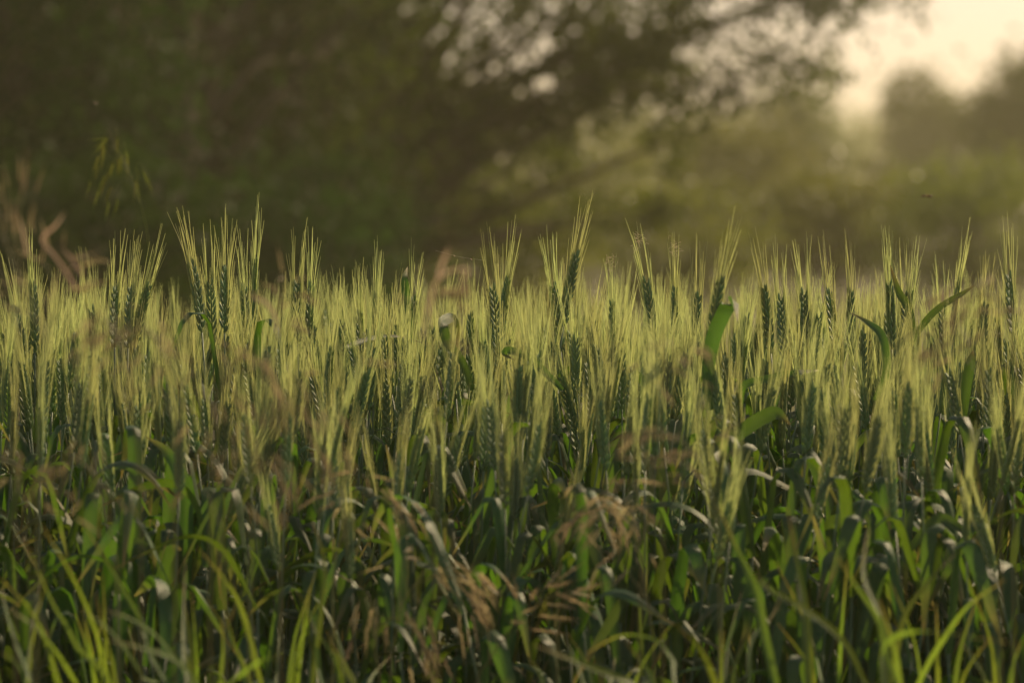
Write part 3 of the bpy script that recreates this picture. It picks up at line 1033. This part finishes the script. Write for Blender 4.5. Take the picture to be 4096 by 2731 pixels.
def dry_spikelet():
    """A flattened, pointed, overlapping-scaled grass spikelet, 30 mm long, hanging along +Z."""
    mb = MB()
    for k in range(5):
        z = k * .0045
        sg = 1 if k % 2 else -1
        vs = [(0, 0, z), (sg * .0019, .0010, z + .006), (sg * .0009, 0, z + .015), (sg * .0001, -.0004, z + .007), (sg * .0018, -.0011, z + .006)]
        mb.add(vs, [(0, 1, 2, 3), (0, 3, 2, 4)], [(.5, z / .03)] * 5)
        tube(mb, [vs[2], (sg * .0022, 0, z + .024)], [.0003, .0001], 3, cap=False)
    return mb


DSP = dry_spikelet()
DSP_MESH = DSP.mesh("spikelet", M_DRY)
OSP_MESH = DSP.mesh("oat_spikelet", M_OAT)


def panicle(name, label, path_px, Y, n, drop, size, seed, sp_mesh, stem_mat, group, spread=.05, start=.62, leaves=(), leaf_mat=None, cat="grass"):
    """A flowering grass: a stalk from the ground that follows photograph points, branches along its top with hanging spikelets."""
    r = random.Random(seed)
    ctrl = [at(p[0], p[1], Y) for p in path_px]
    z0 = ground_z(Y)
    fx = ctrl[0][0] + (ctrl[0][0] - ctrl[1][0]) * .6
    foot = np.array([fx, Y, z0])
    mid = foot * .4 + ctrl[0] * .6
    P = curve([foot, mid] + ctrl, 40)
    root = empty(name, foot, label, cat, group)
    P = P - foot
    st = MB()
    tube(st, P, np.linspace(.0011, .0004, 40), 5)
    st.build("stalk", stem_mat, root)
    br = MB()
    for i in range(n):
        t = start + (1 - start) * (i / (n - 1))
        k = t * 39
        j = min(int(k), 38)
        b = P[j] + (P[j + 1] - P[j]) * (k - j)
        tg = nz(P[j + 1] - P[j])
        a = r.uniform(0, 6.28)
        L = spread * (1.25 - .8 * (t - start) / (1 - start)) * r.uniform(.5, 1.2)
        out = np.array([math.cos(a), math.sin(a) * .6, 0])
        d1 = nz(tg * .9 + out * .7)
        e = b + d1 * L + np.array([0, 0, -L * drop * .5])
        m = b + d1 * L * .6 + np.array([0, 0, L * .08])
        if t > .97:
            e, m = P[-1] + tg * .004, P[-1] + tg * .002
        tube(br, curve([b, m, e], 5), [.0004, .0003, .0003, .0003, .00025], 3, cap=False)
        dd = nz(nz(e - m) + np.array([0, 0, -drop]) + np.array([r.gauss(0, .2), r.gauss(0, .2), r.gauss(0, .15)]))
        x_, y_, z_ = frame_from(dd, (r.gauss(0, 1), r.gauss(0, 1), r.gauss(0, 1)))
        s = size * r.uniform(.75, 1.2)
        o = obj("spikelet", sp_mesh, root)
        Mx = Matrix.Identity(4)
        for c_ in range(3):
            Mx[c_][0], Mx[c_][1], Mx[c_][2], Mx[c_][3] = x_[c_] * s, y_[c_] * s, z_[c_] * s, e[c_]
        o.matrix_basis = Mx
    br.build("branches", stem_mat, root)
    for (pp, w) in leaves:
        Q = curve([at(p[0], p[1], Y - .04) for p in pp], 18) - foot
        tt = np.gradient(Q, axis=0)
        S = np.array([nz(np.cross(nz(tt[k]), (.2, -1, .5))) for k in range(18)])
        mb = MB()
        ribbon(mb, Q, S, w * .001 * np.clip(np.linspace(1, 0, 18) * 3, .05, 1), .3)
        mb.build("leaf", leaf_mat or M_DRYLEAF, root)
    return root


GP = "dry reddish grasses in front of the wheat"
P_ = [
    ("dry reddish grass with upright pale husks rising at the left edge", [(60, 1700), (70, 1400), (90, 1150), (60, 950), (20, 850)], 4.7, 12, -.4, 1.25, .05,
     [([(300, 1150), (230, 1040), (170, 960), (225, 900), (262, 845)], 7), ([(330, 1100), (290, 1040), (240, 990)], 6), ([(110, 1020), (95, 950), (72, 850)], 7)]),
    ("dry reddish grass leaning right beside the left edge stalk", [(150, 1750), (180, 1500), (200, 1300), (240, 1150), (300, 1080)], 4.8, 12, .3, 1.2, .05, []),
    ("tallest reddish grass nodding over the soft wheat, left of middle", [(560, 2000), (540, 1700), (510, 1450), (480, 1350), (420, 1340)], 4.8, 15, .6, 1.1, .055, []),
    ("reddish grass with a broad loose panicle below the skyline ears, left", [(700, 2100), (720, 1800), (690, 1500), (640, 1370), (560, 1330)], 4.9, 16, .6, 1.15, .06, []),
    ("brown grass with pale shining husks nodding right, left of middle", [(840, 2100), (850, 1800), (880, 1560), (960, 1480), (1060, 1520)], 4.8, 16, .7, 1.2, .06, []),
    ("brown grass panicle drooping beside the tall forked blade", [(1000, 2250), (1010, 1950), (1060, 1720), (1150, 1650), (1240, 1760)], 4.7, 18, .8, 1.2, .06, []),
    ("reddish grass with a steep stalk left of the folded wheat leaf", [(1120, 1900), (1110, 1600), (1090, 1350), (1120, 1220), (1160, 1190)], 5.0, 10, .4, 1.1, .04,
     [([(1010, 1190), (1060, 1210), (1100, 1270), (1110, 1350)], 8)]),
    ("dry curled grass with pale looping leaf rising above the skyline", [(1740, 1900), (1730, 1600), (1710, 1350), (1690, 1220), (1740, 1190)], 4.45, 7, .3, 1.3, .035,
     [([(1690, 1350), (1735, 1150), (1790, 1088), (1870, 1080), (1850, 1130), (1900, 1250)], 6), ([(1750, 1110), (1772, 1045), (1800, 985)], 7)]),
    ("drooping tawny panicle fanned over dark stems, bottom left of middle", [(1560, 2731), (1580, 2550), (1620, 2390), (1700, 2320), (1790, 2310), (1850, 2350)], 4.9, 17, .45, 1.35, .06, []),
    ("low tawny panicle hanging beneath the fanned one at the bottom", [(1520, 2780), (1500, 2600), (1530, 2500), (1600, 2480), (1680, 2560)], 4.85, 14, .9, 1.35, .055, []),
    ("tawny panicle slanting up to the right under the white arched leaf", [(1900, 2800), (1960, 2640), (2060, 2500), (2160, 2410), (2280, 2370)], 4.9, 12, .2, 1.35, .03, []),
    ("pinkish panicle nodding in the middle of the leaves", [(2620, 2700), (2590, 2400), (2540, 2150), (2470, 2050), (2380, 2040)], 4.8, 15, .6, 1.2, .055, []),
    ("reddish grass with a flat side-swept panicle among leaves, right of middle", [(2880, 2300), (2850, 2000), (2780, 1820), (2680, 1750), (2560, 1740)], 4.9, 13, .3, 1.15, .04, []),
    ("brown grass panicle in front of the ears near the right edge", [(4000, 1900), (3960, 1600), (3900, 1420), (3850, 1350), (3760, 1380)], 4.9, 14, .5, 1.15, .05, []),
    ("reddish grass at the right edge with a spreading soft panicle", [(4060, 1800), (4070, 1500), (4030, 1300), (3990, 1200), (3930, 1190)], 4.8, 15, .5, 1.15, .06, []),
    ("tan grass with a loose gold panicle at the far lower left", [(120, 2500), (110, 2250), (90, 2000), (60, 1880), (10, 1850)], 4.9, 12, .6, 1.1, .05, []),
    ("tan grass nodding left over wheat leaves, left quarter", [(470, 2400), (440, 2150), (400, 1950), (330, 1850), (250, 1860)], 4.9, 13, .7, 1.1, .05, []),
    ("tan grass with a fine gold panicle above the wide arching leaf", [(900, 2400), (890, 2150), (930, 1950), (1000, 1880), (1090, 1900)], 4.85, 14, .7, 1.1, .055, []),
    ("tan grass with fine branches below the strap-like leaf, lower middle", [(1330, 2500), (1340, 2250), (1400, 2050), (1480, 1980), (1570, 2010)], 4.9, 13, .6, 1.1, .05, []),
    ("tan grass with gold spikelets nodding right, lower middle", [(2230, 2500), (2240, 2250), (2290, 2080), (2370, 2010), (2450, 2060)], 4.9, 12, .6, 1.1, .05, []),
    ("pale grass panicle standing among leaves left of the broad blades", [(2560, 2450), (2580, 2200), (2600, 2000), (2620, 1900), (2680, 1850)], 5.0, 12, .4, 1.1, .045, []),
    ("thin reddish grass crossing the middle ears", [(2650, 1900), (2640, 1700), (2660, 1500), (2690, 1420), (2740, 1400)], 4.8, 9, .5, 1.1, .04, []),
]
for i, (lab, path, Y, n, drop, size, spread, lv) in enumerate(P_):
    panicle("dry_grass_stalk", lab, path, Y + (1.45 if path[-1][1] > 1950 else .75), int(n * 1.8), drop, size * (.72 if path[-1][1] > 1950 else .6), 200 + i, DSP_MESH, M_STRAW, GP, spread * 1.15, start=.5, leaves=[(q_, w_ * .42) for (q_, w_) in lv])
panicle("wild_oat", "green wild oat with hanging spikelets rising above the skyline, left", [(640, 1300), (610, 1080), (575, 860), (520, 690), (440, 560)], 10.4, 26, 1.2, 1.05, 300, OSP_MESH, M_OAT, None, .09, start=.70)


# ------------------------------------------------------------------ insects and a thread of spider silk
def insect(label, p, size, ang):
    root = empty("flying_insect", p, label, "insect", "insects flying over the field", (0, 0, ang))
    b = MB()
    xs_ = np.linspace(-.5, .5, 9)
    tube(b, np.c_[xs_, 0 * xs_, .04 * np.cos(xs_ * 3)] * size, size * np.array([.02, .07, .09, .08, .05, .10, .11, .09, .03]), 7)
    b.build("body", M_BUG, root)
    for sg in (-1, 1):
        for k in (0, 1):
            w = MB()
            L = size * (.75 - .15 * k)
            v = [(.12 - .1 * k, 0, .09), (.2 - .15 * k, .25 * sg, .15), (.12 - .2 * k, .75 * sg, .2), (-.05 - .2 * k, .7 * sg, .18), (-.05 - .1 * k, .25 * sg, .12)]
            w.add(np.array(v) * L, [(0, 1, 2, 3, 4)])
            w.build("wing", M_WING, root)
        h = MB()
        tube(h, np.array([(.45, .05 * sg, .03), (.62, .14 * sg, .1)]) * size, size * .012, 3)
        h.build("antenna", M_BUG, root)
    return root


M_BUG = rough_mat("insect_body", (0.10, 0.05, 0.02), (0.20, 0.10, 0.04), 300, .5, .1, .0005)
M_WING = plant_mat("insect_wing", (0.3, 0.22, 0.12), (0.35, 0.25, 0.12), mix=.6, rough=.3, noise=200)
insect("small brown insect flying level in front of the hazy trees, right", at(3705, 786, 9.6), .020, .1)
insect("tiny golden insect flying in front of the dark trees, upper left", at(383, 414, 10.4), .012, 1.0)

M_SILK = plant_mat("spider_silk", (.7, .65, .55), (.6, .5, .35), mix=.4, rough=.3, spec=.8, var=.1)
M_FLUFF = plant_mat("fluff", (.75, .66, .52), (.8, .66, .46), mix=.5, rough=.6, var=.1)
p0, p1 = at(1742, 1002, 8.0), at(1942, 1042, 7.85)
th = empty("silk_thread", p0, "thin spider silk thread with two specks strung between two skyline ears", "silk thread")
mb = MB()
tube(mb, curve([np.zeros(3), (p1 - p0) * .5 + np.array([0, 0, -.002]), p1 - p0], 12), .00010, 3)
mb.build("thread", M_SILK, th)
for f_ in (.38, .72):
    c = (p1 - p0) * f_ + np.array([0, 0, -.002])
    mb = MB()
    tube(mb, [c + np.array([-.0012, 0, .0008]), c + np.array([.0002, .0003, .0002]), c + np.array([.001, 0, -.0012])], [.0004, .0006, .0003], 4)
    mb.build("speck", M_FLUFF, th)
rf = random.Random(9)
for (px, py, lab) in [(2440, 1045, "pale tangle of webbing on awn tips right of the tallest ear"), (2552, 962, "small pale web knot on the awns of a skyline ear, right of middle"), (2700, 995, "wispy web shreds on awn tips of the next ear right of the web knot")]:
    c = at(px, py, 8.02)
    mb = MB()
    for k in range(26):
        a = np.array([rf.gauss(0, .004), rf.gauss(0, .003), rf.gauss(0, .005)])
        b = a + np.array([rf.gauss(0, .004), rf.gauss(0, .003), rf.gauss(0, .004)])
        tube(mb, curve([a, (a + b) / 2 + np.array([rf.gauss(0, .002), 0, rf.gauss(0, .002)]), b], 4), .00016, 3, cap=False)
    o = mb.build("web_tangle", M_FLUFF)
    o.location = c
    tag(o, lab, "web", "webs on the awn tips")

# ------------------------------------------------------------------ evening haze
hz = MB()
x0, x1, y0_, y1_, z0_, z1_ = -950, 950, -950, 950, -1.5, 11.0
hz.add([(x0, y0_, z0_), (x1, y0_, z0_), (x1, y1_, z0_), (x0, y1_, z0_), (x0, y0_, z1_), (x1, y0_, z1_), (x1, y1_, z1_), (x0, y1_, z1_)],
       [(3, 2, 1, 0), (4, 5, 6, 7), (0, 1, 5, 4), (1, 2, 6, 5), (2, 3, 7, 6), (3, 0, 4, 7)])
mh, nt, out = new_mat("haze_air")
pv = nt.nodes.new("ShaderNodeVolumePrincipled")
pv.inputs["Color"].default_value = (1.0, 0.97, 0.60, 1)
pv.inputs["Density"].default_value = 0.0011
pv.inputs["Anisotropy"].default_value = 0.55
nt.links.new(pv.outputs[0], out.inputs["Volume"])
ho = hz.build("haze", mh, smooth=False)
tag(ho, "pale evening haze hanging over the field and the trees", "haze", kind="stuff")
